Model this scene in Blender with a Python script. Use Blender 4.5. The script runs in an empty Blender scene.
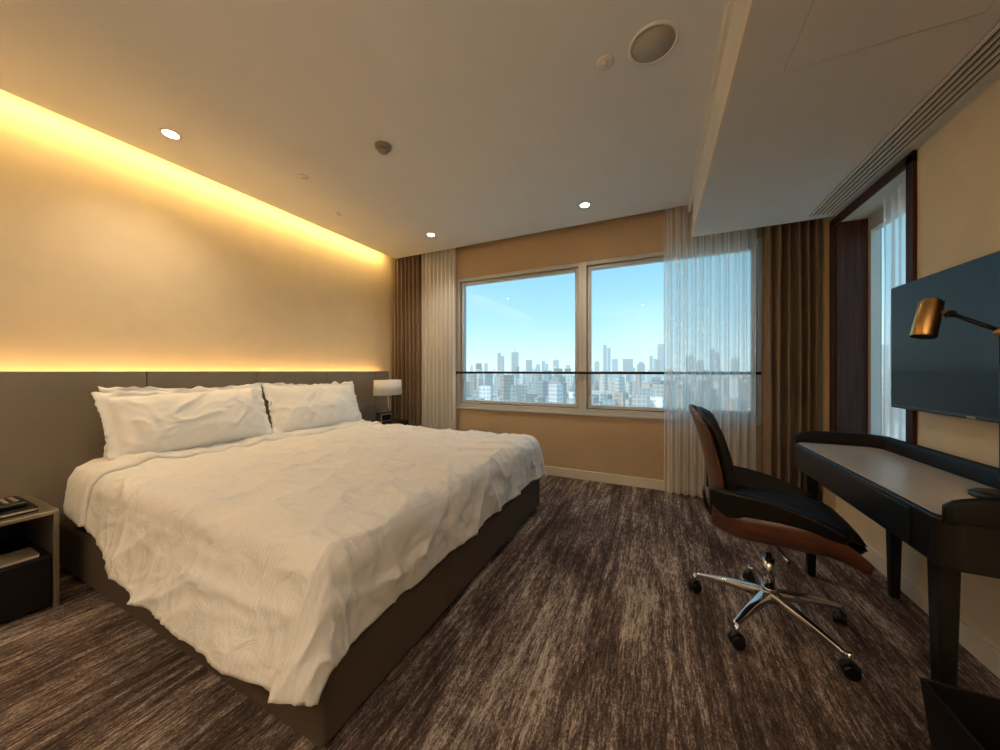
import bpy, bmesh, math, random
from mathutils import Vector, Matrix, noise
random.seed(7)
scene = bpy.context.scene
COL = scene.collection
scene.view_settings.view_transform = 'Standard'
scene.view_settings.exposure = 0.24

def lin(c):
    c = c/255.0
    return c/12.92 if c <= 0.04045 else ((c+0.055)/1.055)**2.4
def rgb(r, g, b): return (lin(r), lin(g), lin(b), 1.0)

# ---------------------------------------------------------------- materials
def new_mat(name):
    m = bpy.data.materials.new(name); m.use_nodes = True
    nt = m.node_tree
    return m, nt, nt.nodes['Principled BSDF'], nt.nodes['Material Output']
def N(nt, t, **kw):
    n = nt.nodes.new(t)
    for k, v in kw.items():
        setattr(n, k, v)
    return n
def ramp(nt, stops):
    r = nt.nodes.new('ShaderNodeValToRGB')
    e = r.color_ramp.elements
    while len(e) > 1: e.remove(e[-1])
    e[0].position = stops[0][0]; e[0].color = stops[0][1]
    for p, c in stops[1:]:
        q = e.new(p); q.color = c
    return r
def simple(name, col, rough=0.6, metal=0.0, bump=0.0, bscale=200, var=0.0, vscale=4, spec=0.5, coat=0.0, sheen=0.0):
    m, nt, b, o = new_mat(name)
    b.inputs['Base Color'].default_value = col
    b.inputs['Roughness'].default_value = rough
    b.inputs['Metallic'].default_value = metal
    b.inputs['Specular IOR Level'].default_value = spec
    b.inputs['Coat Weight'].default_value = coat
    b.inputs['Sheen Weight'].default_value = sheen
    tc = N(nt, 'ShaderNodeTexCoord')
    if var > 0:
        n = N(nt, 'ShaderNodeTexNoise'); n.inputs['Scale'].default_value = vscale; n.inputs['Detail'].default_value = 5
        nt.links.new(tc.outputs['Object'], n.inputs['Vector'])
        lo = tuple(c*(1-var) for c in col[:3])+(1,); hi = tuple(min(1, c*(1+var)) for c in col[:3])+(1,)
        r = ramp(nt, [(0.3, lo), (0.7, hi)])
        nt.links.new(n.outputs['Fac'], r.inputs['Fac']); nt.links.new(r.outputs['Color'], b.inputs['Base Color'])
    if bump > 0:
        n = N(nt, 'ShaderNodeTexNoise'); n.inputs['Scale'].default_value = bscale; n.inputs['Detail'].default_value = 3
        nt.links.new(tc.outputs['Object'], n.inputs['Vector'])
        bp = N(nt, 'ShaderNodeBump'); bp.inputs['Strength'].default_value = bump; bp.inputs['Distance'].default_value = 0.002
        nt.links.new(n.outputs['Fac'], bp.inputs['Height']); nt.links.new(bp.outputs['Normal'], b.inputs['Normal'])
    return m
def emit(name, col, s):
    m, nt, b, o = new_mat(name)
    e = N(nt, 'ShaderNodeEmission'); e.inputs['Color'].default_value = col; e.inputs['Strength'].default_value = s
    nt.links.new(e.outputs[0], o.inputs['Surface']); return m

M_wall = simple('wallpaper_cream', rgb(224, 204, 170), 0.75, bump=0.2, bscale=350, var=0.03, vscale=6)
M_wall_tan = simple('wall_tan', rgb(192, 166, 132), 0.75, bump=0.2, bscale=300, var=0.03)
M_ceil = simple('ceiling_paint', rgb(216, 212, 205), 0.85, var=0.02)
M_trim = simple('trim_cream', rgb(222, 212, 194), 0.45)
M_head = simple('headboard_leather', rgb(136, 124, 107), 0.55, bump=0.5, bscale=260, var=0.06)
M_base = simple('bed_base_fabric', rgb(76, 62, 48), 0.8, bump=0.6, bscale=500, var=0.08, vscale=8)
M_dark = simple('dark_plinth', rgb(30, 25, 22), 0.7, var=.05)
M_black = simple('black_leather', rgb(13, 12, 13), 0.5, bump=0.25, bscale=300, var=0.1, spec=.26)
M_blackp = simple('black_plastic', rgb(13, 13, 14), 0.35, var=0.05)
M_blackw = simple('black_stained_oak', rgb(16, 14, 14), 0.45, bump=0.3, bscale=80, var=0.15, vscale=30, spec=.35)
M_chrome = simple('chrome', rgb(215, 215, 218), 0.12, 1.0, var=0.02)
M_brass = simple('brass', rgb(196, 152, 92), 0.28, 1.0, var=0.05, vscale=30)
M_alu = simple('window_aluminium', rgb(196, 196, 192), 0.4, 0.1, var=0.02)
M_rail = simple('rail_dark', rgb(46, 40, 38), 0.35, 0.5, var=.03)
M_plasticw = simple('white_plastic', rgb(216, 206, 192), 0.5, var=.02)
M_taupep = simple('taupe_plastic', rgb(140, 124, 106), 0.5, var=.03)
M_silver = simple('champagne_metal', rgb(160, 148, 132), 0.3, 0.8, var=.03)
M_paper = simple('paper', rgb(205, 198, 186), 0.7, var=.03)
M_screen = simple('tv_screen', rgb(7, 10, 13), 0.18, var=.02, spec=0.2)
M_marble = simple('desk_top_leather', rgb(190, 180, 168), 0.3, var=0.06, vscale=5)
M_drape = simple('drape_taupe', rgb(130, 108, 86), 0.85, bump=0.4, bscale=400, var=0.08, vscale=3)
M_led = emit('downlight_glow', (1, .88, .68, 1), 20)
M_pillow = simple('pillow_cotton', rgb(238, 236, 232), .8, bump=.3, bscale=60, var=.015, sheen=.1)

def wood(name, c1, c2, rough=0.35, axis='Z', sc=1.0, spec=.5):
    m, nt, b, o = new_mat(name)
    tc = N(nt, 'ShaderNodeTexCoord'); mp = N(nt, 'ShaderNodeMapping')
    s = {'Z': (30, 30, 1.6), 'X': (1.6, 30, 30), 'Y': (30, 1.6, 30)}[axis]
    mp.inputs['Scale'].default_value = tuple(v*sc for v in s)
    n = N(nt, 'ShaderNodeTexNoise'); n.inputs['Scale'].default_value = 1.5; n.inputs['Detail'].default_value = 8; n.inputs['Distortion'].default_value = .6
    nt.links.new(tc.outputs['Object'], mp.inputs['Vector']); nt.links.new(mp.outputs[0], n.inputs['Vector'])
    r = ramp(nt, [(0.3, c1), (0.7, c2)])
    nt.links.new(n.outputs['Fac'], r.inputs['Fac']); nt.links.new(r.outputs['Color'], b.inputs['Base Color'])
    b.inputs['Roughness'].default_value = rough; b.inputs['Specular IOR Level'].default_value = spec
    return m
M_walnut = wood('walnut_veneer', rgb(50, 28, 20), rgb(92, 56, 40), 0.35, 'X')
M_walnutZ = wood('walnut_veneer_back', rgb(52, 30, 22), rgb(98, 61, 44), 0.35, 'Z')
M_dwood = wood('dark_mahogany', rgb(48, 25, 16), rgb(78, 44, 29), 0.5, 'Z', 1, .25)

# linen
def linen(name, col):
    m, nt, b, o = new_mat(name)
    tc = N(nt, 'ShaderNodeTexCoord')
    w = N(nt, 'ShaderNodeTexWave'); w.bands_direction = 'X'; w.inputs['Scale'].default_value = 16; w.inputs['Distortion'].default_value = .3
    nt.links.new(tc.outputs['Object'], w.inputs['Vector'])
    r = ramp(nt, [(0.40, tuple(c*.955 for c in col[:3])+(1,)), (0.6, col)])
    nt.links.new(w.outputs['Fac'], r.inputs['Fac']); nt.links.new(r.outputs['Color'], b.inputs['Base Color'])
    b.inputs['Roughness'].default_value = .75; b.inputs['Sheen Weight'].default_value = .15
    n = N(nt, 'ShaderNodeTexNoise'); n.inputs['Scale'].default_value = 8; n.inputs['Detail'].default_value = 5; n.inputs['Distortion'].default_value = 1.0
    nt.links.new(tc.outputs['Object'], n.inputs['Vector'])
    bp = N(nt, 'ShaderNodeBump'); bp.inputs['Strength'].default_value = .6; bp.inputs['Distance'].default_value = .028
    nt.links.new(n.outputs['Fac'], bp.inputs['Height']); nt.links.new(bp.outputs['Normal'], b.inputs['Normal'])
    return m
M_linen = linen('white_linen', rgb(226, 223, 218))

# carpet
def carpet():
    m, nt, b, o = new_mat('striated_carpet')
    L = nt.links.new
    tc = N(nt, 'ShaderNodeTexCoord')
    def nz(scale, detail, rough=.6, loc=(0, 0, 0), dist=0):
        mp = N(nt, 'ShaderNodeMapping'); mp.inputs['Scale'].default_value = scale; mp.inputs['Location'].default_value = loc
        n = N(nt, 'ShaderNodeTexNoise'); n.inputs['Scale'].default_value = 1; n.inputs['Detail'].default_value = detail; n.inputs['Roughness'].default_value = rough
        n.inputs['Distortion'].default_value = dist
        L(tc.outputs['Object'], mp.inputs['Vector']); L(mp.outputs[0], n.inputs['Vector']); return n
    a = nz((32, 2.0, 1), 6, .72)
    c = nz((110, 18, 1), 4, .75, (5, 3, 0))
    d = nz((4.5, 1.1, 1), 5, .6, (9, 1, 0), .8)
    g = nz((200, 100, 1), 2, .6)
    def mth(op, x, y, clamp=False):
        q = N(nt, 'ShaderNodeMath'); q.operation = op; q.use_clamp = clamp
        for i, v in enumerate((x, y)):
            if isinstance(v, (int, float)): q.inputs[i].default_value = v
            else: L(v, q.inputs[i])
        return q.outputs[0]
    s = mth('ADD', mth('MULTIPLY', a.outputs['Fac'], 1.1), mth('MULTIPLY', c.outputs['Fac'], 1.2))
    s = mth('ADD', s, mth('MULTIPLY', d.outputs['Fac'], .95))
    s = mth('ADD', s, mth('MULTIPLY', g.outputs['Fac'], .6))
    s = mth('SUBTRACT', s, 1.43)
    r = ramp(nt, [(0.2, rgb(50, 38, 34)), (0.42, rgb(80, 65, 58)), (0.54, rgb(106, 90, 81)), (0.66, rgb(146, 130, 118)), (0.84, rgb(188, 174, 160))])
    L(s, r.inputs['Fac']); L(r.outputs['Color'], b.inputs['Base Color'])
    b.inputs['Roughness'].default_value = .95; b.inputs['Specular IOR Level'].default_value = .15
    n = N(nt, 'ShaderNodeTexNoise'); n.inputs['Scale'].default_value = 260
    L(tc.outputs['Object'], n.inputs['Vector'])
    bp = N(nt, 'ShaderNodeBump'); bp.inputs['Strength'].default_value = .5; bp.inputs['Distance'].default_value = .004
    L(n.outputs['Fac'], bp.inputs['Height']); L(bp.outputs['Normal'], b.inputs['Normal'])
    return m
M_carpet = carpet()

def sheer(name, lo, hi, dmix):
    m, nt, b, o = new_mat(name)
    L = nt.links.new
    t = N(nt, 'ShaderNodeBsdfTransparent'); t.inputs[0].default_value = (.99, .99, .99, 1)
    tr = N(nt, 'ShaderNodeBsdfTranslucent'); tr.inputs[0].default_value = (.98, .98, .97, 1)
    df = N(nt, 'ShaderNodeBsdfDiffuse'); df.inputs[0].default_value = rgb(242, 240, 234)
    m1 = N(nt, 'ShaderNodeMixShader'); m1.inputs[0].default_value = dmix; L(tr.outputs[0], m1.inputs[1]); L(df.outputs[0], m1.inputs[2])
    m2 = N(nt, 'ShaderNodeMixShader')
    lw = N(nt, 'ShaderNodeLayerWeight'); lw.inputs['Blend'].default_value = .35
    r = ramp(nt, [(0, (lo,)*3+(1,)), (.7, (hi,)*3+(1,))])
    L(lw.outputs['Facing'], r.inputs['Fac']); L(r.outputs['Color'], m2.inputs[0])
    L(t.outputs[0], m2.inputs[1]); L(m1.outputs[0], m2.inputs[2]); L(m2.outputs[0], o.inputs['Surface'])
    return m
M_sheer = sheer('sheer_voile', .42, .85, .45)
M_sheer2 = sheer('sheer_voile_dense', .68, .97, .75)
def glass():
    m, nt, b, o = new_mat('window_glass')
    L = nt.links.new
    t = N(nt, 'ShaderNodeBsdfTransparent'); t.inputs[0].default_value = (.95, .98, .99, 1)
    g = N(nt, 'ShaderNodeBsdfGlossy'); g.inputs['Roughness'].default_value = .02
    mx = N(nt, 'ShaderNodeMixShader'); mx.inputs[0].default_value = .05
    L(t.outputs[0], mx.inputs[1]); L(g.outputs[0], mx.inputs[2]); L(mx.outputs[0], o.inputs['Surface'])
    return m
M_glass = glass()

# ---------------------------------------------------------------- helpers
def empty(name, loc):
    e = bpy.data.objects.new(name, None); e.location = loc; e.empty_display_size = .1
    COL.objects.link(e); bpy.context.view_layer.update(); return e
def attach(o, parent):
    if parent:
        o.parent = parent
        o.matrix_parent_inverse = Matrix.Translation(parent.location).inverted()
def mesh_obj(name, verts, faces, mat, parent=None, smooth=False):
    me = bpy.data.meshes.new(name); me.from_pydata([tuple(v) for v in verts], [], faces); me.update()
    bm = bmesh.new(); bm.from_mesh(me); bmesh.ops.recalc_face_normals(bm, faces=bm.faces); bm.to_mesh(me); bm.free()
    me.materials.append(mat)
    if smooth:
        for p in me.polygons: p.use_smooth = True
    o = bpy.data.objects.new(name, me); COL.objects.link(o); attach(o, parent); return o
def box(name, a, b, mat, parent=None, bevel=0.0, seg=3):
    x0, y0, z0 = [min(a[i], b[i]) for i in range(3)]; x1, y1, z1 = [max(a[i], b[i]) for i in range(3)]
    v = [(x0, y0, z0), (x1, y0, z0), (x1, y1, z0), (x0, y1, z0), (x0, y0, z1), (x1, y0, z1), (x1, y1, z1), (x0, y1, z1)]
    f = [(0, 3, 2, 1), (4, 5, 6, 7), (0, 1, 5, 4), (1, 2, 6, 5), (2, 3, 7, 6), (3, 0, 4, 7)]
    o = mesh_obj(name, v, f, mat, parent)
    if bevel > 0:
        m = o.modifiers.new('b', 'BEVEL'); m.width = bevel; m.segments = seg
        for p in o.data.polygons: p.use_smooth = True
        m.harden_normals = True
    return o
def rod(name, p1, p2, r1, mat, parent=None, r2=None, n=24, bevel=0):
    p1 = Vector(p1); p2 = Vector(p2); r2 = r1 if r2 is None else r2
    d = (p2-p1).normalized(); up = Vector((0, 0, 1)) if abs(d.z) < .95 else Vector((1, 0, 0))
    a = d.cross(up).normalized(); b = d.cross(a)
    v = []
    for p, r in ((p1, r1), (p2, r2)):
        for i in range(n):
            t = 2*math.pi*i/n; v.append(p+a*math.cos(t)*r+b*math.sin(t)*r)
    f = [(i, (i+1) % n, n+(i+1) % n, n+i) for i in range(n)] + [tuple(range(n)), tuple(range(n, 2*n))]
    o = mesh_obj(name, v, f, mat, parent)
    for p in o.data.polygons: p.use_smooth = len(p.vertices) == 4
    if bevel:
        m = o.modifiers.new('b', 'BEVEL'); m.width = bevel; m.segments = 3; m.limit_method = 'ANGLE'
    return o
def lathe(name, center, prof, mat, parent=None, n=48):
    v = []; f = []
    for r, z in prof:
        for i in range(n):
            t = 2*math.pi*i/n; v.append((center[0]+r*math.cos(t), center[1]+r*math.sin(t), center[2]+z))
    for k in range(len(prof)-1):
        for i in range(n):
            f.append((k*n+i, k*n+(i+1) % n, (k+1)*n+(i+1) % n, (k+1)*n+i))
    f.append(tuple(range(n))); f.append(tuple(range((len(prof)-1)*n, len(prof)*n)))
    return mesh_obj(name, v, f, mat, parent, True)
def grid(name, nu, nv, fn, mat, parent=None, solid=0.0, offset=0.0, sub=0, closeu=False):
    v = [fn(i/(nu-1), j/(nv-1)) for j in range(nv) for i in range(nu)]
    f = [(j*nu+i, j*nu+i+1, (j+1)*nu+i+1, (j+1)*nu+i) for j in range(nv-1) for i in range(nu-1)]
    me = bpy.data.meshes.new(name); me.from_pydata([tuple(p) for p in v], [], f); me.update(); me.materials.append(mat)
    for p in me.polygons: p.use_smooth = True
    o = bpy.data.objects.new(name, me); COL.objects.link(o); attach(o, parent)
    if solid:
        m = o.modifiers.new('s', 'SOLIDIFY'); m.thickness = solid; m.offset = offset
    if sub:
        m = o.modifiers.new('ss', 'SUBSURF'); m.levels = sub; m.render_levels = sub
    return o
def prism(name, pts, z0, z1, mat, parent=None, bevel=0):
    n = len(pts)
    v = [(x, y, z0) for x, y in pts]+[(x, y, z1) for x, y in pts]
    f = [(i, (i+1) % n, n+(i+1) % n, n+i) for i in range(n)]+[tuple(reversed(range(n))), tuple(range(n, 2*n))]
    o = mesh_obj(name, v, f, mat, parent)
    if bevel:
        m = o.modifiers.new('b', 'BEVEL'); m.width = bevel; m.segments = 3; m.limit_method = 'ANGLE'; m.angle_limit = .9
    return o

# ---------------------------------------------------------------- room
H = 2.75; ZB = 2.35; XL = -3.42; XR = 1.22; YW = 3.75; YB = -2.2
YC = 3.58          # curtain pocket edge
box('floor', (XL-.2, YB-.2, -.1), (XR+.25, YW+.2, 0), M_carpet)
box('wall_left', (XL-.2, YB-.2, 0), (XL, YW+.2, 3.05), M_wall)
box('wall_back', (XL, YB-.2, 0), (XR+.25, YB, 3.05), M_wall)
wx0, wx1, wz0, wz1 = -2.38, .88, .735, 2.41
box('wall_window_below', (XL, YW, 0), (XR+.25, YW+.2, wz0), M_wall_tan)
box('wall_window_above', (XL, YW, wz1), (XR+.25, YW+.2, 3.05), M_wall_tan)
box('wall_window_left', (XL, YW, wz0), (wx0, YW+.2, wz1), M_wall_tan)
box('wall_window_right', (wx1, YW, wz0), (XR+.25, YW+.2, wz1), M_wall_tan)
ny0, ny1, nz0, nz1 = 2.54, 3.36, .62, 2.33
box('wall_right', (XR, YB, 0), (XR+.25, ny0, 3.05), M_wall)
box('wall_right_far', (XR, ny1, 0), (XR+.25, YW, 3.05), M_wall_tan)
box('wall_right_below', (XR, ny0, 0), (XR+.25, ny1, nz0), M_wall)
box('wall_right_above', (XR, ny0, nz1), (XR+.25, ny1, 3.05), M_wall)
# ceilings
box('ceiling', (-3.27, YB, H), (.28, YC, H+.06), M_ceil)
box('ceiling_upper', (XL-.2, YB-.2, 3.05), (XR+.25, YW+.2, 3.15), M_ceil)
box('ceiling_bulkhead', (.28, YB, ZB), (XR, 3.31, ZB+.05), M_ceil)
box('ceiling_bulkhead_side', (.28, YB, ZB+.05), (.33, 3.31, 3.05), M_ceil)
box('ceiling_bulkhead_end', (.33, 3.26, ZB+.05), (XR, 3.31, 3.05), M_ceil)
box('ceiling_pocket_lip', (-3.27, YC-.03, H+.06), (.28, YC, 3.05), M_ceil)
box('trim_bulkhead', (.262, YB, H-.07), (.28, YC, H), M_trim)
box('trim_bulkhead_low', (.268, YB, ZB), (.28, 3.31, ZB+.05), M_trim)
# baseboards
box('baseboard_window', (XL, YW-.015, 0), (XR, YW, .10), M_trim, bevel=.004)
box('baseboard_right', (XR-.015, YB, 0), (XR, YW-.02, .10), M_trim, bevel=.004)
# access panel & grille in bulkhead
ap = empty('ceiling_access_panel', (.7, 1.3, ZB))
M_line = simple('panel_joint', rgb(200, 190, 178), .8, var=.02)
for nm, a, b in (('joint_a', (.44, .95, ZB-.0012), (.443, 1.63, ZB)), ('joint_b', (.95, .95, ZB-.0012), (.953, 1.63, ZB)),
                 ('joint_c', (.44, 1.63, ZB-.0012), (.953, 1.633, ZB)), ('joint_d', (.44, .947, ZB-.0012), (.953, .95, ZB))):
    box(nm, a, b, M_line, ap)
gr = empty('air_diffuser_grille', (1.09, 1.0, ZB-.01))
box('plenum', (1.02, YB+.1, ZB-.003), (1.16, 3.22, ZB-.0005), M_dark, gr)
for i in range(6):
    x = 1.02+i*.0258
    box('slat_%d' % i, (x, YB+.1, ZB-.012), (x+.011, 3.22, ZB-.001), M_trim, gr)

# ---------------------------------------------------------------- main window
def window_unit(name, x0, x1):
    w = empty(name, ((x0+x1)/2, YW+.06, (wz0+wz1)/2))
    y0, y1 = YW+.004, YW+.12; t = .045
    box('frame_l', (x0, y0, wz0), (x0+t, y1, wz1), M_alu, w, .004)
    box('frame_r', (x1-t, y0, wz0), (x1, y1, wz1), M_alu, w, .004)
    box('frame_b', (x0+t, y0, wz0), (x1-t, y1, wz0+t), M_alu, w, .004)
    box('frame_t', (x0+t, y0, wz1-t), (x1-t, y1, wz1), M_alu, w, .004)
    a = x0+t+.008; b = x1-t-.008; c = wz0+t+.008; d = wz1-t-.008; s = .035; ya, yb = YW+.03, YW+.09
    box('sash_l', (a, ya, c), (a+s, yb, d), M_alu, w, .004)
    box('sash_r', (b-s, ya, c), (b, yb, d), M_alu, w, .004)
    box('sash_b', (a+s, ya, c), (b-s, yb, c+s), M_alu, w, .004)
    box('sash_t', (a+s, ya, d-s), (b-s, yb, d), M_alu, w, .004)
    for nm, p, q in (('seal_l', (x0+t, c-.008), (a, d+.008)), ('seal_r', (b, c-.008), (x1-t, d+.008)), ('seal_b', (a, c-.008), (b, c)), ('seal_t', (a, d), (b, d+.008))):
        box(nm, (p[0], YW+.06, p[1]), (q[0], YW+.08, q[1]), M_rail, w)
    mesh_obj('glass', [(a+s, YW+.06, c+s), (b-s, YW+.06, c+s), (b-s, YW+.06, d-s), (a+s, YW+.06, d-s)], [(0, 1, 2, 3)], M_glass, w)
    box('handle', ((a+b)/2-.05, ya-.02, c+.008), ((a+b)/2+.05, ya, c+.024), M_alu, w, .004)
window_unit('window_1', wx0, -.75)
window_unit('window_2', -.75, wx1)
box('trim_sill', (wx0-.03, YW-.02, wz0-.025), (wx1+.03, YW, wz0), M_alu, None, .004)
gr = empty('guard_rail', (-.75, YW-.03, 1.18))
rod('bar', (wx0, YW-.022, 1.18), (wx1, YW-.022, 1.18), .014, M_rail, gr)
for x in (wx0-.01, wx1+.01):
    box('bracket', (x-.014, YW-.04, 1.16), (x+.014, YW-.001, 1.20), M_rail, gr, .002)

# ---------------------------------------------------------------- side window (right wall niche)
w3 = empty('window_3', (XR+.1, 2.93, 1.5))
cs = .055
box('casing_near', (XR-.018, ny0-cs, nz0-cs), (XR, ny0, nz1), M_dwood, w3, .003)
box('casing_far', (XR-.018, ny1, nz0-cs), (XR, ny1+cs, nz1), M_dwood, w3, .003)
box('casing_top', (XR-.018, ny0-cs, nz1-.04), (XR, ny1+cs, nz1+.018), M_dwood, w3, .003)
box('casing_bottom', (XR-.018, ny0-cs, nz0-cs), (XR, ny1+cs, nz0), M_dwood, w3, .003)
box('reveal_far', (XR, ny1-.02, nz0), (XR+.2, ny1, nz1), M_dwood, w3)
box('reveal_near', (XR, ny0, nz0), (XR+.2, ny0+.02, nz1), M_dwood, w3)
box('reveal_bottom', (XR, ny0, nz0), (XR+.2, ny1, nz0+.02), M_dwood, w3)
box('reveal_top', (XR, ny0, nz1-.02), (XR+.2, ny1, nz1), M_trim, w3)
xf = XR+.17
box('frame_l', (xf, ny1-.055, nz0+.02), (xf+.05, ny1-.02, nz1-.02), M_alu, w3)
box('frame_r', (xf, ny0+.02, nz0+.02), (xf+.05, ny0+.055, nz1-.02), M_alu, w3)
box('frame_t', (xf, ny0+.055, nz1-.12), (xf+.05, ny1-.055, nz1-.02), M_alu, w3)
box('frame_b', (xf, ny0+.055, nz0+.02), (xf+.05, ny1-.055, nz0+.08), M_alu, w3)
mesh_obj('glass', [(xf+.03, ny0+.055, nz0+.08), (xf+.03, ny1-.055, nz0+.08), (xf+.03, ny1-.055, nz1-.12), (xf+.03, ny0+.055, nz1-.12)], [(0, 1, 2, 3)], M_glass, w3)

# ---------------------------------------------------------------- curtains
def curtain(name, x0, x1, y, z0, z1, amp, folds, mat, seed=0, solid=.0, along='X', parent=None):
    nx = int(folds*14)
    def fn(u, v):
        x = x0+(x1-x0)*u; z = z1+(z0-z1)*v
        ph = folds*2*math.pi*u + 1.2*noise.noise((u*4+seed, v*.8, 0))
        a = amp*(.75+.45*noise.noise((u*6, v*1.2+seed, 3)))
        X = x+.010*noise.noise((u*9, v*2, seed)); Y = y+a*math.sin(ph)+.25*a*math.sin(2*ph+1)
        return (X, Y, z) if along == 'X' else (Y, X, z)
    return grid(name, nx, 26, fn, mat, parent, solid)
curtain('drape_curtain', -3.39, -2.92, 3.655, .015, 3.0, .045, 7, M_drape, 1, .003)
curtain('sheer_curtain', -2.90, -2.34, 3.66, .015, 3.0, .030, 9, M_sheer2, 5)
curtain('sheer_curtain', .06, .80, 3.655, .015, 3.0, .035, 11, M_sheer, 9)
curtain('drape_curtain', .83, 1.2, 3.60, .015, 3.0, .05, 6, M_drape, 13, .003)
curtain('sheer_panel', 2.60, 2.98, XR+.10, nz0+.03, nz1-.03, .02, 5, M_sheer, 21, 0, 'Y', w3)
tr = empty('curtain_track', (-1, 3.62, 3.0))
box('track', (XL+.02, 3.645, 3.005), (XR-.02, 3.675, 3.03), M_trim, tr)
box('hanger_plate', (XL+.02, 3.65, 3.03), (XR-.02, 3.67, 3.05), M_trim, tr)

# ---------------------------------------------------------------- headboard
hb = empty('headboard', (-3.3, 1.5, .6))
HX = -3.25; seams = [-.35, .37, 1.08, 1.80, 2.50, 3.20, 3.435]
for i in range(len(seams)-1):
    box('panel_%d' % i, (HX-.06, seams[i]+.0015, .0), (HX, seams[i+1]-.0015, 1.198), M_head, hb, .006)
box('backing', (XL+.005, seams[0], 0), (HX-.06, seams[-1]-.004, 1.10), M_dark, hb)
box('ledge', (HX-.085, seams[0], 1.10), (HX-.06, seams[-1]-.004, 1.185), M_head, hb)

# ---------------------------------------------------------------- bed
bed = empty('bed', (-2.0, 1.75, 0))
BX0, BX1, BY0, BY1 = -3.24, -.92, .69, 2.79
box('plinth', (BX0+.02, BY0+.04, 0), (BX1-.04, BY1-.04, .05), M_dark, bed)
box('base', (BX0, BY0, .04), (BX1, BY1, .30), M_base, bed, .02)
box('mattress', (BX0, BY0+.03, .30), (BX1-.04, BY1-.03, .585), M_linen, bed, .06, 6)
MX = -1.01; MY0 = .79; MY1 = 2.71; RR = .09
def sst(x):
    x = min(1, max(0, x)); return x*x*(3-2*x)
def crease(p, q):
    wr = 0
    for k, (sx, s2, am) in enumerate(((1.5, 4.2, .020), (3.8, 2.0, .014), (4, 9, .008), (9, 5, .005))):
        w1 = .6*noise.noise((p*1.3, q*1.3, 20+k)); 
        r_ = 1-abs(noise.noise((p*sx+q*.8+w1, q*s2-p*1.1+w1, 11+k*5)))*2.6
        wr += am*max(0, r_)**2.4
    return wr
def drape_pt(p, q, lift=0.0):
    dx = max(0, p-MX); sy = 0; dy = 0
    g = sst((p+3.0)/1.1)
    if q < MY0: dy = (MY0-q)*(.84+.29*g); sy = -1
    elif q > MY1: dy = q-MY1; sy = 1
    bx = min(p, MX); by = min(max(q, MY0), MY1)
    tot = (dx**6+dy**6)**(1/6)
    n = math.hypot(dx, dy)
    ox, oy = ((dx/n, sy*dy/n) if n > 1e-6 else (0, 0))
    ang = math.atan2(dy, dx) if n > 1e-6 else 0
    corner = math.sin(2*ang) if (dx > 0 and dy > 0) else 0
    if tot < RR*math.pi/2:
        a = tot/RR; out = RR*math.sin(a); dn = RR*(1-math.cos(a)); hang = 0
    else:
        hang = tot-RR*math.pi/2; out = RR; dn = RR+hang
    if sy <= 0: s_ = (bx-MX)-ang*.25 if dy > 0 else (by-MY0)
    else: s_ = (bx-MX)+ang*.25+6 if dy > 0 else (by-MY0)
    h1 = min(1, hang/.22)
    fg = (.4+.6*g) if sy < 0 else 1
    fold = noise.noise((s_*2.6, 3.3+sy, 1.7))*.040+noise.noise((s_*6, 7+sy, 2))*.022
    side = dy/(n+1e-9)
    out += hang*(.03+.36*side**2*(g if sy < 0 else .6))+fold*h1*fg+corner*.035*h1
    z = .625-dn
    e = min(1, max(0, 1-tot/.25))
    pf = .024*noise.noise((p*1.2, q*1.2, 4))+.016*noise.noise((p*2.7+2, q*2.2, 9))
    wr = crease(p, q)
    z += (pf+wr)*e
    z += .012*math.sin(max(0, min(1, (q-MY0)/(MY1-MY0)))*math.pi)
    out += (wr*.9+pf*.4)*(1-e)*fg
    z += lift*e; out += lift*(1-e)
    return (bx+ox*out, by+oy*out, max(z, .06))
LH = .355
PX0 = -3.06
grid('duvet', 240, 270, lambda u, v: drape_pt(PX0+(MX+LH+.01-PX0)*u, MY0-LH+(MY1-MY0+2*LH)*v), M_linen, bed, .016, -1)
def band(u, v):
    q = MY0-LH+.02+(MY1-MY0+2*LH-.04)*v
    p = PX0-.01+(.34+.02*noise.noise((q*2, 1, 5)))*u
    lift = .034*math.sqrt(max(0, 1-((u-.5)*2)**12))-.006+.007*noise.noise((q*5, u*3, 8))
    return drape_pt(p, q, lift)
grid('duvet_fold', 70, 200, band, M_linen, bed, .010, -1)
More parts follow.
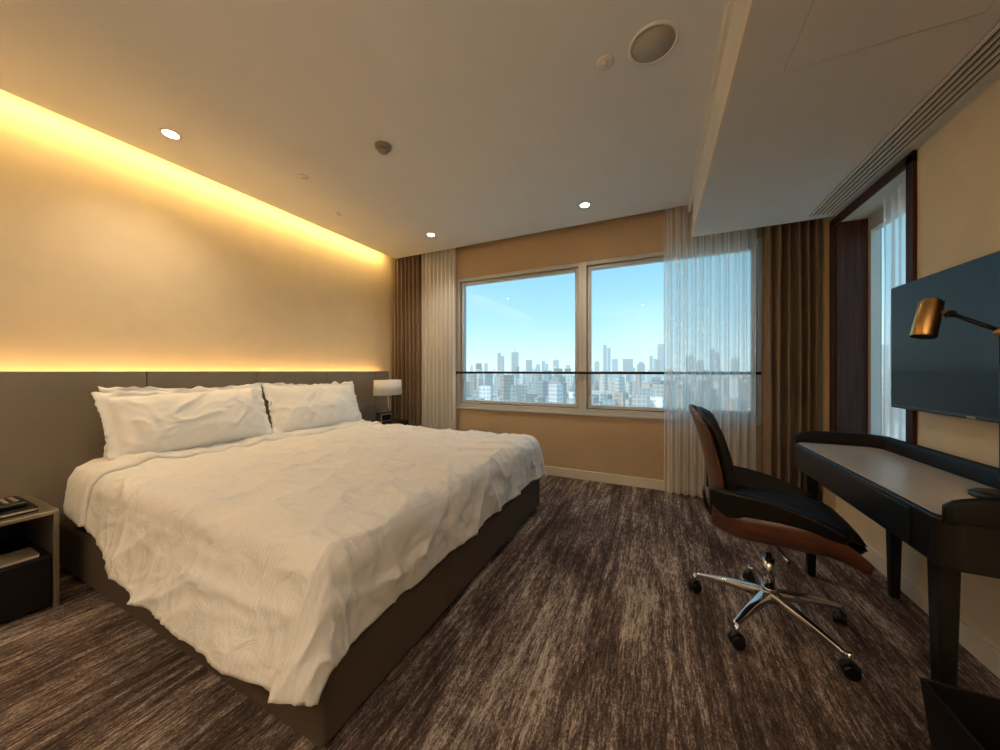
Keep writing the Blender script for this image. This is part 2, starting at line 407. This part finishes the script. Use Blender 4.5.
def pillow(name, cy, hw, hh, T, cx=-3.0, cz=.85, tilt=.38, seed=0, roll=0):
    hg = Vector((-math.sin(tilt), 0, math.cos(tilt))); nn = Vector((math.cos(tilt), 0, math.sin(tilt))); wv = Vector((0, 1, 0))
    Rm = Matrix.Rotation(roll, 3, nn); hg = Rm@hg; wv = Rm@wv
    C = Vector((cx, cy, cz))
    n = 72; verts = []; faces = []
    for side in (1, -1):
        for j in range(n):
            for i in range(n):
                a = -1+2*i/(n-1); b = -1+2*j/(n-1)
                ca = min(1, abs(a)/.90); cb = min(1, abs(b)/.84)
                t = T*((1-ca**2.4)*(1-cb**2.4))**.6 + .004
                t *= 1+.22*noise.noise((a*1.8+seed, b*1.8, side))-.1*b
                w1 = noise.noise((a*1.5+seed, b*1.5, 9))
                rd = 1-abs(noise.noise((a*2.6+seed+w1, b*1.7+a*1.4+w1, side+5)))*2.2
                rd2 = 1-abs(noise.noise((a*5+seed-b*2, b*3+w1*2, side+15)))*2.2
                t += (.013*max(0, rd)**2+.006*max(0, rd2)**2)*(1 if t > .02 else .2)
                sx = 1-.045*(1-b*b)*(abs(a)**3)
                sz = 1-.09*(1-a*a)*(abs(b)**3)*(1 if b > 0 else .3)
                fl = max(0, max(abs(a)-.9, abs(b)-.84))*10
                wob = .020*fl*noise.noise((a*5+seed, b*5, 8))
                Pn = C+wv*(a*hw*sx+.012*fl*noise.noise((b*8, seed, 1)))+hg*(b*hh*sz+.018*fl*noise.noise((a*7, seed, 4)))+nn*(side*t+wob)
                verts.append(Pn)
    for s in (0, 1):
        o_ = s*n*n
        for j in range(n-1):
            for i in range(n-1):
                q = (o_+j*n+i, o_+j*n+i+1, o_+(j+1)*n+i+1, o_+(j+1)*n+i)
                faces.append(q if s == 0 else q[::-1])
    ring = [(0, i) for i in range(n-1)]+[(j, n-1) for j in range(n-1)]+[(n-1, i) for i in range(n-1, 0, -1)]+[(j, 0) for j in range(n-1, 0, -1)]
    idx = [j*n+i for j, i in ring]
    for k in range(len(idx)):
        a = idx[k]; b = idx[(k+1) % len(idx)]
        faces.append((a, n*n+a, n*n+b, b))
    return mesh_obj(name, verts, faces, M_pillow, bed, True)
pillow('pillow_near', 1.27, .48, .25, .12, seed=2, roll=.03)
pillow('pillow_far', 2.22, .48, .26, .12, seed=11, roll=-.02)
pillow('pillow_near_rear', 1.31, .48, .25, .06, cx=-3.13, cz=.85, tilt=.22, seed=5, roll=-.02)

# ---------------------------------------------------------------- far nightstand + lamp + clock
ns = empty('nightstand', (-3.0, 3.1, 0))
box('body', (-3.24, 2.88, .08), (-2.84, 3.34, .56), M_blackw, ns, .006)
box('top', (-3.245, 2.875, .56), (-2.83, 3.345, .585), M_blackw, ns, .004)
for x in (-3.2, -2.88):
    for y in (2.92, 3.30):
        rod('leg', (x, y, 0), (x, y, .08), .015, M_silver, ns)
lp = empty('table_lamp', (-2.98, 3.12, .586))
LX, LY = -2.98, 3.13
lathe('base', (LX, LY, .586), [(.001, 0), (.065, 0), (.065, .012), (.02, .018), (.001, .018)], M_chrome, lp)
rod('stem', (LX, LY, .60), (LX, LY, .95), .009, M_chrome, lp)
M_shade = simple('lamp_shade_fabric', rgb(230, 224, 212), .8, bump=.3, bscale=500, var=.02)
def shade():
    n = 48; v = []; f = []
    for r, z in ((.205, .910), (.195, 1.090), (.19, 1.090), (.20, .910)):
        for i in range(n):
            t = 2*math.pi*i/n
            v.append((LX+r*.62*math.cos(t), LY+r*math.sin(t), z))
    for k in range(4):
        for i in range(n):
            f.append((k*n+i, k*n+(i+1) % n, ((k+1) % 4)*n+(i+1) % n, ((k+1) % 4)*n+i))
    mesh_obj('shade', v, f, M_shade, lp, True)
shade()
rod('spider', (LX, LY-.19, .95), (LX, LY+.19, .95), .004, M_chrome, lp)
ck = empty('alarm_clock', (-2.88, 2.99, .586))
box('body', (-2.93, 2.885, .586), (-2.87, 3.09, .72), M_blackp, ck, .01)
box('face', (-2.871, 2.905, .612), (-2.866, 3.07, .700), M_silver, ck, .002)
box('face_glass', (-2.868, 2.915, .622), (-2.863, 3.06, .690), M_screen, ck, .002)

# ---------------------------------------------------------------- near nightstand
ns2 = empty('nightstand', (-3.0, .35, 0))
nx0, nx1, ya, yb = -3.24, -2.76, .06, .595
box('top', (nx0, ya, .475), (nx1, yb, .495), M_silver, ns2, .004)
box('side_far', (nx0, yb-.02, 0), (nx1, yb, .475), M_silver, ns2, .003)
box('side_near', (nx0, ya, 0), (nx1, ya+.02, .475), M_silver, ns2, .003)
box('cabinet', (nx0+.02, ya+.02, .02), (nx1-.02, yb-.02, .27), M_blackw, ns2, .004)
box('drawer_front', (nx1-.02, ya+.025, .025), (nx1-.004, yb-.025, .265), M_blackw, ns2, .004)
box('back', (nx0, ya+.02, .27), (nx0+.015, yb-.02, .475), M_blackw, ns2)
box('notepad_pages', (-2.95, .31, .2702), (-2.80, .54, .282), M_paper, ns2, .002)
box('notepad_cover', (-2.952, .308, .282), (-2.798, .542, .285), M_taupep, ns2, .001)
fo = empty('leather_folder', (-2.93, .42, .497))
box('cover_bottom', (-3.08, .31, .497), (-2.81, .54, .503), M_black, fo, .002)
box('pages', (-3.075, .315, .503), (-2.815, .535, .515), M_paper, fo)
box('cover_top', (-3.08, .31, .515), (-2.81, .54, .522), M_black, fo, .002)
tel = empty('telephone', (-2.95, .43, .524))
box('body', (-3.05, .35, .524), (-2.85, .52, .548), M_blackp, tel, .010)
box('handset', (-3.03, .36, .556), (-2.87, .405, .582), M_blackp, tel, .012)
box('handset_rest', (-3.02, .365, .54), (-2.88, .40, .56), M_blackp, tel, .004)
for i in range(4):
    for j in range(3):
        box('key', (-3.01+.032*i, .425+.028*j, .548), (-2.99+.032*i, .442+.028*j, .552), M_taupep, tel, .002)

# ---------------------------------------------------------------- ceiling fixtures
def downlight(x, y, on=True, z=H, power=36):
    d = empty('ceiling_downlight', (x, y, z))
    lathe('ring', (x, y, z), [(.040, -.001), (.050, -.005), (.055, -.001), (.055, .0005), (.040, .0005)], M_plasticw, d)
    lathe('lamp', (x, y, z), [(.001, -.004), (.039, -.004), (.039, -.0005), (.001, -.0005)], M_led, d)
    l = bpy.data.lights.new('spot', 'SPOT'); l.energy = power; l.color = (1, .82, .60); l.spot_size = math.radians(130); l.spot_blend = .9; l.shadow_soft_size = .05
    o = bpy.data.objects.new('spot', l); o.location = (x, y, z-.02); COL.objects.link(o); attach(o, d)
for x, y in ((-2.88, 1.07), (-2.33, 3.12), (-.61, 3.17), (-2.88, -.9), (-1.6, -1.2), (-.3, -.9)):  # last three are out of view, added to brighten the room
    downlight(x, y)
downlight(.75, .2, z=ZB, power=12)  # unseen bulkhead downlight, likewise added for extra light
sd = empty('smoke_detector', (-1.71, 1.75, H))
lathe('base', (-1.71, 1.75, H), [(.001, 0), (.055, 0), (.055, -.012), (.045, -.02), (.001, -.02)][::-1], M_taupep, sd)
lathe('sensor', (-1.71, 1.75, H), [(.001, -.045), (.025, -.045), (.034, -.036), (.03, -.02), (.001, -.02)], M_taupep, sd)
sp = empty('ceiling_speaker', (-.017, 1.745, H))
lathe('rim', (-.017, 1.745, H), [(.094, -.001), (.096, -.007), (.105, -.007), (.110, -.001), (.110, 0), (.094, 0)], M_plasticw, sp)
M_mesh = simple('speaker_mesh', rgb(176, 164, 146), .6, bump=.6, bscale=900, var=.1, vscale=400)
lathe('grille', (-.017, 1.745, H), [(.001, -.005), (.095, -.004), (.095, -.001), (.001, -.001)], M_mesh, sp)
def cap(name, x, y, r, m):
    d = empty(name, (x, y, H))
    lathe('plate', (x, y, H), [(.001, -.010), (r*.8, -.009), (r, -.004), (r, 0), (.001, 0)], m, d)
    lathe('core', (x, y, H), [(.001, -.014), (r*.35, -.013), (r*.4, -.008), (.001, -.008)], m, d)
cap('ceiling_sensor', -.236, 1.745, .042, M_plasticw)
cap('sprinkler_cap', -2.56, 1.755, .04, M_plasticw)
cap('sprinkler_cap', -2.86, 2.31, .04, M_plasticw)

# unseen uplighter floor lamp, added behind the camera to brighten the room
fl = empty('added_fill_floor_lamp', (-.1, -1.85, 0))
FX, FY = -.1, -1.85
lathe('base', (FX, FY, 0), [(.001, 0), (.15, 0), (.15, .015), (.03, .03), (.001, .03)], M_blackp, fl)
rod('pole', (FX, FY, .02), (FX, FY, 1.62), .012, M_brass, fl)
lathe('bowl', (FX, FY, 1.60), [(.02, 0), (.08, .03), (.14, .09), (.16, .16), (.155, .16), (.135, .095), (.075, .04), (.02, .012)], M_plasticw, fl)
l = bpy.data.lights.new('fill_bulb', 'POINT'); l.energy = 160; l.color = (1, .90, .78); l.shadow_soft_size = .05
o = bpy.data.objects.new('fill_bulb', l); o.location = (FX, FY, 1.70); COL.objects.link(o); attach(o, fl)

# ---------------------------------------------------------------- TV
tv = empty('television', (1.13, 1.93, 1.32))
box('body', (1.115, 1.38, 1.01), (1.145, 2.47, 1.635), M_blackp, tv, .005)
box('screen', (1.1125, 1.388, 1.028), (1.116, 2.462, 1.627), M_screen, tv)
box('mark', (1.1125, 1.95, 1.014), (1.1145, 1.99, 1.022), M_silver, tv)
box('mount', (1.145, 1.7, 1.18), (XR, 2.15, 1.5), M_dark, tv, .004)

# ---------------------------------------------------------------- desk
dk = empty('writing_desk', (1.0, 2.1, 0))
DX0, DX1, DY0, DY1 = .78, 1.19, 1.48, 2.72
def rrect(x0, x1, y0, y1, r, n=8):
    pts = []
    for cx, cy, a0 in ((x1-r, y1-r, 0), (x0+r, y1-r, 90), (x0+r, y0+r, 180), (x1-r, y0+r, 270)):
        for i in range(n+1):
            a = math.radians(a0+90*i/n); pts.append((cx+r*math.cos(a), cy+r*math.sin(a)))
    return pts
prism('body', rrect(DX0, DX1, DY0, DY1, .05), .60, .75, M_blackw, dk, .008)
prism('top_inlay', rrect(DX0+.012, DX1-.03, DY0+.03, DY1-.03, .04), .75, .756, M_marble, dk, .002)
def rimpath(t):
    r = .10; x1 = DX1-.012; ya = DY0+.012; yb = DY1-.012; xs = DX0+.01
    segs = [('l', (xs, ya), (x1-r, ya)), ('a', (x1-r, ya+r), -90), ('l', (x1, ya+r), (x1, yb-r)), ('a', (x1-r, yb-r), 0), ('l', (x1-r, yb), (xs, yb))]
    lens = [x1-r-xs, r*math.pi/2, yb-ya-2*r, r*math.pi/2, x1-r-xs]
    Lt = sum(lens); d = t*Lt
    for s, l in zip(segs, lens):
        if d <= l+1e-9:
            k = d/l
            if s[0] == 'l':
                return (s[1][0]+(s[2][0]-s[1][0])*k, s[1][1]+(s[2][1]-s[1][1])*k)
            a = math.radians(s[2]+90*k); return (s[1][0]+r*math.cos(a), s[1][1]+r*math.sin(a))
        d -= l
    return segs[-1][2]
def rim_verts():
    n = 90; prof = []
    for k in range(12):
        a = 2*math.pi*k/12; prof.append((math.cos(a), math.sin(a)))
    v = []; f = []
    for i in range(n):
        t = i/(n-1); p = rimpath(t); q = rimpath(min(1, t+.002)); q0 = rimpath(max(0, t-.002))
        dx, dy = q[0]-q0[0], q[1]-q0[1]; l = math.hypot(dx, dy) or 1; nx_, ny_ = -dy/l, dx/l
        e = min(1, min(t, 1-t)/.05); hh = .03+.018*math.sqrt(e)
        zc = .735+hh
        for cx, cz in prof:
            sx = math.copysign(abs(cx)**.5, cx)*.016*(.7+.3*e); sz = math.copysign(abs(cz)**.6, cz)*hh
            v.append((p[0]+nx_*sx, p[1]+ny_*sx, zc+sz))
    for i in range(n-1):
        for k in range(12):
            f.append((i*12+k, i*12+(k+1) % 12, (i+1)*12+(k+1) % 12, (i+1)*12+k))
    f.append(tuple(range(12))); f.append(tuple(range((n-1)*12, n*12)))
    mesh_obj('rim', v, f, M_black, dk, True)
rim_verts()
box('drawer_front', (DX0-.006, 1.62, .612), (DX0+.004, 2.56, .735), M_blackw, dk, .003)
for nm, x, y in (('leg_1', .845, 1.60), ('leg_2', .82, 2.56), ('leg_3', 1.14, 1.60), ('leg_4', 1.14, 2.50)):
    v = []
    for z, s in ((0, .018), (.61, .027)):
        v += [(x-s, y-s, z), (x+s, y-s, z), (x+s, y+s, z), (x-s, y+s, z)]
    o = mesh_obj(nm, v, [(0, 1, 2, 3), (4, 5, 6, 7), (0, 1, 5, 4), (1, 2, 6, 5), (2, 3, 7, 6), (3, 0, 4, 7)], M_blackw, dk)
    m = o.modifiers.new('b', 'BEVEL'); m.width = .005; m.segments = 2

# desk lamp
dl = empty('desk_lamp', (1.08, 1.78, .757))
lathe('base', (1.08, 1.78, .757), [(.001, 0), (.07, 0), (.07, .014), (.06, .02), (.001, .02)], M_blackp, dl)
rod('pole', (1.08, 1.78, .77), (1.08, 1.78, 1.335), .008, M_blackp, dl)
rod('joint', (1.08, 1.765, 1.335), (1.08, 1.795, 1.335), .016, M_brass, dl)
rod('arm', (1.08, 1.78, 1.335), (1.0, 1.86, 1.415), .007, M_blackp, dl)
rod('elbow', (1.0, 1.85, 1.415), (1.0, 1.87, 1.415), .013, M_blackp, dl)
rod('neck', (1.0, 1.86, 1.415), (.955, 1.885, 1.44), .007, M_brass, dl)
ax = Vector((-.22, -.12, -.95)).normalized()
hc = Vector((.957, 1.89, 1.415)); top = hc-ax*.055; bot = hc+ax*.085
rod('head', top, bot, .033, M_brass, dl, .035, 36, .003)
rod('head_cap', top-ax*.01, top, .022, M_brass, dl, .031, 30)
rod('head_opening', bot-ax*.002, bot+ax*.001, .032, M_dark, dl)

# ---------------------------------------------------------------- waste bin
wb = empty('waste_bin', (.82, 1.26, 0))
def bin_():
    x0, x1, y0, y1 = .70, .94, 1.12, 1.42
    def ring(i, z): 
        return [(x0+i, y0+i, z), (x1-i, y0+i, z), (x1-i, y1-i, z), (x0+i, y1-i, z)]
    v = ring(.025, 0)+ring(0, .30)+ring(.008, .30)+ring(.033, .01)
    f = [(0, 1, 2, 3)]
    for k in range(3):
        for i in range(4):
            f.append((k*4+i, k*4+(i+1) % 4, (k+1)*4+(i+1) % 4, (k+1)*4+i))
    f.append((12, 13, 14, 15))
    o = mesh_obj('shell', v, f, M_black, wb)
    m = o.modifiers.new('b', 'BEVEL'); m.width = .003; m.segments = 2
bin_()

# ---------------------------------------------------------------- office chair
ch = empty('office_chair', (.49, 2.02, 0))
R = Matrix.Rotation(math.radians(-5), 3, 'Z'); CC = Vector((.49, 2.02, 0))
def P(x, y, z): return CC+R@Vector((x, y, z))
for k in range(5):
    a = math.radians(18+72*k); d = Vector((math.cos(a), math.sin(a), 0)); s = Vector((-d.y, d.x, 0))
    c0 = CC+Vector((0, 0, .125)); tip = CC+d*.31+Vector((0, 0, .088))
    v = []
    for p, w_, h_ in ((c0+d*.02, .028, .022), (CC+d*.17+Vector((0, 0, .112)), .020, .015), (tip, .013, .010)):
        v += [p-s*w_-Vector((0, 0, h_)), p+s*w_-Vector((0, 0, h_)), p+s*w_*.7+Vector((0, 0, h_)), p-s*w_*.7+Vector((0, 0, h_))]
    f = [(0, 1, 2, 3), (8, 9, 10, 11)]
    for q in range(2):
        for i in range(4): f.append((q*4+i, q*4+(i+1) % 4, (q+1)*4+(i+1) % 4, (q+1)*4+i))
    o = mesh_obj('leg_%d' % (k+1), v, f, M_chrome, ch); m = o.modifiers.new('b', 'BEVEL'); m.width = .006; m.segments = 3
    for pp in o.data.polygons: pp.use_smooth = True
    cpos = CC+d*.315+s*.012
    rod('caster_stem', cpos+Vector((0, 0, .05)), cpos+Vector((0, 0, .095)), .008, M_chrome, ch)
    wdir = (s*.8+d*.6).normalized() if k % 2 else (s*.5-d*.8).normalized()
    for sg in (-1, 1):
        rod('caster_wheel', cpos+wdir*(sg*.006)+Vector((0, 0, .027)), cpos+wdir*(sg*.024)+Vector((0, 0, .027)), .027, M_blackp, ch, None, 24, .004)
    rod('caster_hood', cpos-wdir*.012+Vector((0, 0, .034)), cpos+wdir*.012+Vector((0, 0, .034)), .030, M_blackp, ch)
rod('hub', CC+Vector((0, 0, .09)), CC+Vector((0, 0, .16)), .036, M_chrome, ch, .030, 30, .004)
rod('lift_outer', CC+Vector((0, 0, .16)), CC+Vector((0, 0, .30)), .024, M_chrome, ch)
rod('lift_inner', CC+Vector((0, 0, .30)), CC+Vector((0, 0, .42)), .014, M_chrome, ch)
o = box('mechanism', (-.11, -.07, .395), (.11, .07, .435), M_blackp, None, .01)
o.data.transform(Matrix.Translation(CC)@R.to_4x4()); attach(o, ch)
rod('tilt_lever', P(.0, -.05, .41), P(.03, -.24, .40), .006, M_chrome, ch)
def seat_s(u, v, off=0):
    a = -1+2*v; x = -.24+.52*u
    hw = .255-.03*max(0, (u-.6)/.4)**2-.02*max(0, (.3-u)/.3)**2
    side = abs(a)
    y = math.copysign(hw*min(1, math.sin(min(1, side)*math.pi/2)**.9), a)
    z = .435+.13*side**4*(1-.5*max(0, (u-.7)/.3))
    z -= .045*max(0, (u-.72)/.28)**2
    z += .04*max(0, (.25-u)/.25)**2
    return P(x, y*(1-off), z+off*.05)
grid('seat_shell', 40, 40, lambda u, v: seat_s(u, v), M_walnut, ch, .014, 0)
def cushion_seat():
    n = 36; v = []; f = []
    for side in (1, -1):
        for j in range(n):
            for i in range(n):
                a = -1+2*i/(n-1); b = -1+2*j/(n-1)
                x = .025+.265*a*math.sqrt(1-.12*b*b); y = .225*b*math.sqrt(1-.14*a*a)
                e = ((1-abs(a)**5)*(1-abs(b)**5))**.4
                z = .510+side*.055*e+(.01*(1-a*a)*(1-b*b) if side > 0 else 0)-.03*max(0, a-.5)
                if side > 0: z += .02*abs(b)**3
                v.append(P(x, y, z))
    for s in (0, 1):
        for j in range(n-1):
            for i in range(n-1):
                o_ = s*n*n; f.append((o_+j*n+i, o_+j*n+i+1, o_+(j+1)*n+i+1, o_+(j+1)*n+i))
    o = mesh_obj('seat_cushion', v, f, M_black, ch, True)
    bm = bmesh.new(); bm.from_mesh(o.data); bmesh.ops.remove_doubles(bm, verts=bm.verts, dist=.0006); bmesh.ops.recalc_face_normals(bm, faces=bm.faces); bm.to_mesh(o.data); bm.free()
cushion_seat()
for sg, nm in ((-1, 'wing_right'), (1, 'wing_left')):
    def wing(u, v, sg=sg):
        x = -.25+.46*u
        ztop = .67-.11*u**2.4
        z = .53+(ztop-.53)*v
        return P(x, sg*(.236+.022*v-.03*max(0, (.25-u)/.25)**2), z)
    grid(nm, 26, 10, wing, M_black, ch, .038, 0, 1)
def back_s(u, v, fwd=0.0, shrink=0.0):
    a = (-1+2*u); b = v
    e = 1.0
    if b > .78: e = (max(0, 1-((b-.78)/.22)**2.6*.45))
    if b < .2: e *= 1-.22*((.2-b)/.2)**2
    hw = .235*e-shrink
    y = hw*a; z = .50+shrink+(.52-2*shrink)*b
    x = -.235-.10*(b**1.1)+.05*abs(a)**2.2+fwd
    x += .02*math.sin(b*math.pi)
    if b > .8: z -= .035*abs(a)**3*((b-.8)/.2)
    return P(x, y, z)
grid('back_shell', 34, 40, lambda u, v: back_s(u, v), M_walnutZ, ch, .013, 0)
def back_cush():
    n = 30; v = []; f = []
    for s in (1, -1):
        for j in range(n):
            for i in range(n):
                a = i/(n-1); b = j/(n-1)
                e = ((1-abs(2*a-1)**5)*(1-abs(2*b-1)**5))**.45
                v.append(back_s(a, b, .042+s*.036*e, .008))
    for s in (0, 1):
        for j in range(n-1):
            for i in range(n-1):
                o_ = s*n*n; f.append((o_+j*n+i, o_+j*n+i+1, o_+(j+1)*n+i+1, o_+(j+1)*n+i))
    o = mesh_obj('back_cushion', v, f, M_black, ch, True)
    bm = bmesh.new(); bm.from_mesh(o.data); bmesh.ops.remove_doubles(bm, verts=bm.verts, dist=.0006); bmesh.ops.recalc_face_normals(bm, faces=bm.faces); bm.to_mesh(o.data); bm.free()
back_cush()
def spine(u, v):
    a = -1+2*v
    x = -.12-.13*math.sin(u*math.pi/2); z = .425+.17*(1-math.cos(u*math.pi/2))
    return P(x-.02, .045*a, z-.01)
grid('back_bracket', 16, 4, spine, M_blackp, ch, .012, 0)

# ---------------------------------------------------------------- city outside
GZ = -105
def city():
    m, nt, b, o = new_mat('city_facades_painted_haze')
    L = nt.links.new
    at = N(nt, 'ShaderNodeAttribute'); at.attribute_name = 'Col'
    geo = N(nt, 'ShaderNodeNewGeometry')
    br = N(nt, 'ShaderNodeTexBrick'); br.inputs['Scale'].default_value = 1.0
    br.inputs['Color1'].default_value = (.45, .5, .56, 1); br.inputs['Color2'].default_value = (.65, .68, .7, 1); br.inputs['Mortar'].default_value = (1, 1, 1, 1)
    br.inputs['Mortar Size'].default_value = 1.2; br.inputs['Brick Width'].default_value = 7; br.inputs['Row Height'].default_value = 6; br.offset = 0
    sx = N(nt, 'ShaderNodeSeparateXYZ'); L(geo.outputs['Position'], sx.inputs[0])
    ad = N(nt, 'ShaderNodeMath'); ad.operation = 'ADD'; L(sx.outputs['X'], ad.inputs[0]); L(sx.outputs['Y'], ad.inputs[1])
    cb = N(nt, 'ShaderNodeCombineXYZ'); L(ad.outputs[0], cb.inputs['X']); L(sx.outputs['Z'], cb.inputs['Y']); L(cb.outputs[0], br.inputs['Vector'])
    mx = N(nt, 'ShaderNodeMixRGB'); mx.blend_type = 'MULTIPLY'; mx.inputs[0].default_value = .85
    L(at.outputs['Color'], mx.inputs[1]); L(br.outputs['Color'], mx.inputs[2]); L(mx.outputs[0], b.inputs['Base Color'])
    b.inputs['Roughness'].default_value = .8
    em = N(nt, 'ShaderNodeEmission'); em.inputs['Color'].default_value = rgb(186, 218, 228); em.inputs['Strength'].default_value = 1.05  # pale distance haze painted into the facades as emission, stronger farther away
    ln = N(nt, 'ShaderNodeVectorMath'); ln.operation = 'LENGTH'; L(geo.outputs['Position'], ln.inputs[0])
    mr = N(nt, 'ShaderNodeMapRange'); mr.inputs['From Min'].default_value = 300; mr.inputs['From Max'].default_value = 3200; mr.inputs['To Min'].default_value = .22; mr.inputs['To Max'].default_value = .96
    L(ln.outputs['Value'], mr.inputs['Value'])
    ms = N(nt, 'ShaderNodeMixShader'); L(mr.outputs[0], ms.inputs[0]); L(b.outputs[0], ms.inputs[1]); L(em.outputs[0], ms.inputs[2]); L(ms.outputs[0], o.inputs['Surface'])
    V = []; F = []; C = []
    def bld(x, y, w, d, z1, c, rot):
        ca, sa = math.cos(rot), math.sin(rot); k = len(V)
        for z in (GZ, z1):
            for ax_, ay in ((-1, -1), (1, -1), (1, 1), (-1, 1)):
                px, py = ax_*w/2, ay*d/2
                V.append((x+px*ca-py*sa, y+px*sa+py*ca, z))
        for q in ((4, 5, 6, 7), (0, 1, 5, 4), (1, 2, 6, 5), (2, 3, 7, 6), (3, 0, 4, 7)):
            F.append(tuple(k+i for i in q)); C.append(c)
    pal = [(.62, .58, .52), (.80, .77, .72), (.45, .45, .44), (.55, .42, .34), (.88, .86, .82), (.35, .4, .42), (.7, .64, .55), (.3, .33, .36), (.85, .85, .85)]
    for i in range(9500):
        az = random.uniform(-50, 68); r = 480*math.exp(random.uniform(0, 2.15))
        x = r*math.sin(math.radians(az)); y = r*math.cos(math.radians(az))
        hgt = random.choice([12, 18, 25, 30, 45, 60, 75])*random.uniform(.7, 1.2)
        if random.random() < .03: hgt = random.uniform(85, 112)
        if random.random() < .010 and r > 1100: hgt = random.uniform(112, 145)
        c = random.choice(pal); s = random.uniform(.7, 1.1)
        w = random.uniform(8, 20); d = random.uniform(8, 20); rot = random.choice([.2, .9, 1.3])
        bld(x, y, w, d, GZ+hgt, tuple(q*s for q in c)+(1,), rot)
    # landmark towers: (azimuth tangent from the room axis, elevation tangent, width tangent, distance)
    th = math.degrees(math.atan(.4685))
    k_ = 0
    for u, vt, wp, D_ in ((478, 364, 5, 2300), (486, 363, 5, 2400), (501, 353, 8, 1700), (515, 351, 9, 1700), (529, 360, 8, 1600), (538, 364, 6, 2000), (545, 361, 7, 2200), (556, 359, 7, 2000), (568, 365, 6, 2400), (597, 361, 6, 2300),
                          (607, 345, 8, 1800), (615, 358, 7, 2300), (628, 359, 12, 1400), (641, 362, 9, 1600), (653, 356, 7, 1800), (661, 343, 8, 1700), (690, 355, 9, 1800), (700, 360, 9, 2000), (715, 349, 9, 1700), (735, 357, 9, 2000),
                          (880, 345, 14, 1500), (900, 352, 14, 1700)):
        az = math.degrees(math.atan((u-500)/335))-th
        dd = D_/math.cos(math.radians(az+th))
        x = dd*math.sin(math.radians(az)); y = dd*math.cos(math.radians(az))
        zt = 1.2+(371-vt)/335*D_; w = wp/335*D_*.8
        c = random.choice([(.22, .3, .38), (.34, .4, .46), (.42, .42, .44)])+(1,)
        t_ = k_ % 4; k_ += 1
        if t_ == 0:
            bld(x, y, w, w, zt, c, math.radians(-az))
        elif t_ == 1:
            bld(x, y, w, w, zt-w*.3, c, math.radians(-az)); bld(x, y, w*.65, w*.65, zt, c, math.radians(-az))
        elif t_ == 2:
            bld(x-w*.3, y, w*.55, w, zt, c, math.radians(-az)); bld(x+w*.3, y, w*.5, w, zt-w*.5, c, math.radians(-az))
        else:
            bld(x, y, w, w, zt-w*.2, c, math.radians(-az)); bld(x, y, w*.1, w*.1, zt+w*.3, c, math.radians(-az))
    k = len(V)
    V.extend([(-9000, 200, GZ), (9000, -1500, GZ), (12000, 9000, GZ), (-12000, 9000, GZ)]); F.append((k, k+1, k+2, k+3)); C.append((.42, .44, .4, 1))
    me = bpy.data.meshes.new('city_skyline'); me.from_pydata(V, [], F); me.update()
    ca = me.color_attributes.new('Col', 'FLOAT_COLOR', 'CORNER')
    for p, c in zip(me.polygons, C):
        for l in p.loop_indices: ca.data[l].color = c
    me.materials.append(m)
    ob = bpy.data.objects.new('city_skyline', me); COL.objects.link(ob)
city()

# ---------------------------------------------------------------- world and lights
w = bpy.data.worlds.new('sky'); scene.world = w; w.use_nodes = True
nt = w.node_tree; L = nt.links.new
bg = nt.nodes['Background']
tc = N(nt, 'ShaderNodeTexCoord'); sx = N(nt, 'ShaderNodeSeparateXYZ'); L(tc.outputs['Generated'], sx.inputs[0])
r = ramp(nt, [(0.0, rgb(190, 218, 224)), (0.02, rgb(190, 219, 226)), (0.14, rgb(150, 197, 214)), (0.35, rgb(112, 170, 198)), (1.0, rgb(114, 155, 196))])
L(sx.outputs['Z'], r.inputs['Fac']); L(r.outputs['Color'], bg.inputs['Color']); bg.inputs['Strength'].default_value = 1.5

s = bpy.data.lights.new('sun', 'SUN'); s.energy = 2.8; s.angle = .02; s.color = (1, .93, .82)
so = bpy.data.objects.new('sun', s); COL.objects.link(so); so.rotation_euler = Vector((.6, .7, -.75)).to_track_quat('-Z', 'Y').to_euler()

def area(name, loc, sx_, sy_, direction, e, col, portal=False, roll_up='Y'):
    l = bpy.data.lights.new(name, 'AREA'); l.shape = 'RECTANGLE'; l.size = sx_; l.size_y = sy_; l.energy = e; l.color = col
    if portal: l.cycles.is_portal = True
    o = bpy.data.objects.new(name, l); COL.objects.link(o); o.location = loc
    d = Vector(direction).normalized()
    z = -d; yv = Vector((0, 1, 0)) if roll_up == 'Y' else Vector((0, 0, 1))
    x = yv.cross(z).normalized(); y2 = z.cross(x)
    o.rotation_euler = Matrix((x, y2, z)).transposed().to_euler()
    return o
area('window_portal', (-.75, YW+.15, 1.57), 3.2, 1.6, (0, -1, 0), 1, (1, 1, 1), True, 'Z')
# LED coves
area('cove_led_ceiling', (-3.295, .7, 2.80), .02, 5.6, (-1, 0, -1.3), 21, (1, .68, .24))
area('cove_led_headboard', (-3.375, 1.54, 1.112), .03, 3.75, (-.25, 0, 1), 10, (1, .60, .22))

# ---------------------------------------------------------------- camera
cam = bpy.data.cameras.new('camera'); cam.sensor_width = 36; cam.lens = 36*335/1000; cam.shift_y = -.004; cam.clip_start = .02; cam.clip_end = 20000
co = bpy.data.objects.new('camera', cam); COL.objects.link(co); co.location = (0, 0, 1.2)
co.rotation_euler = (math.radians(90), 0, math.atan(.4685))
scene.camera = co
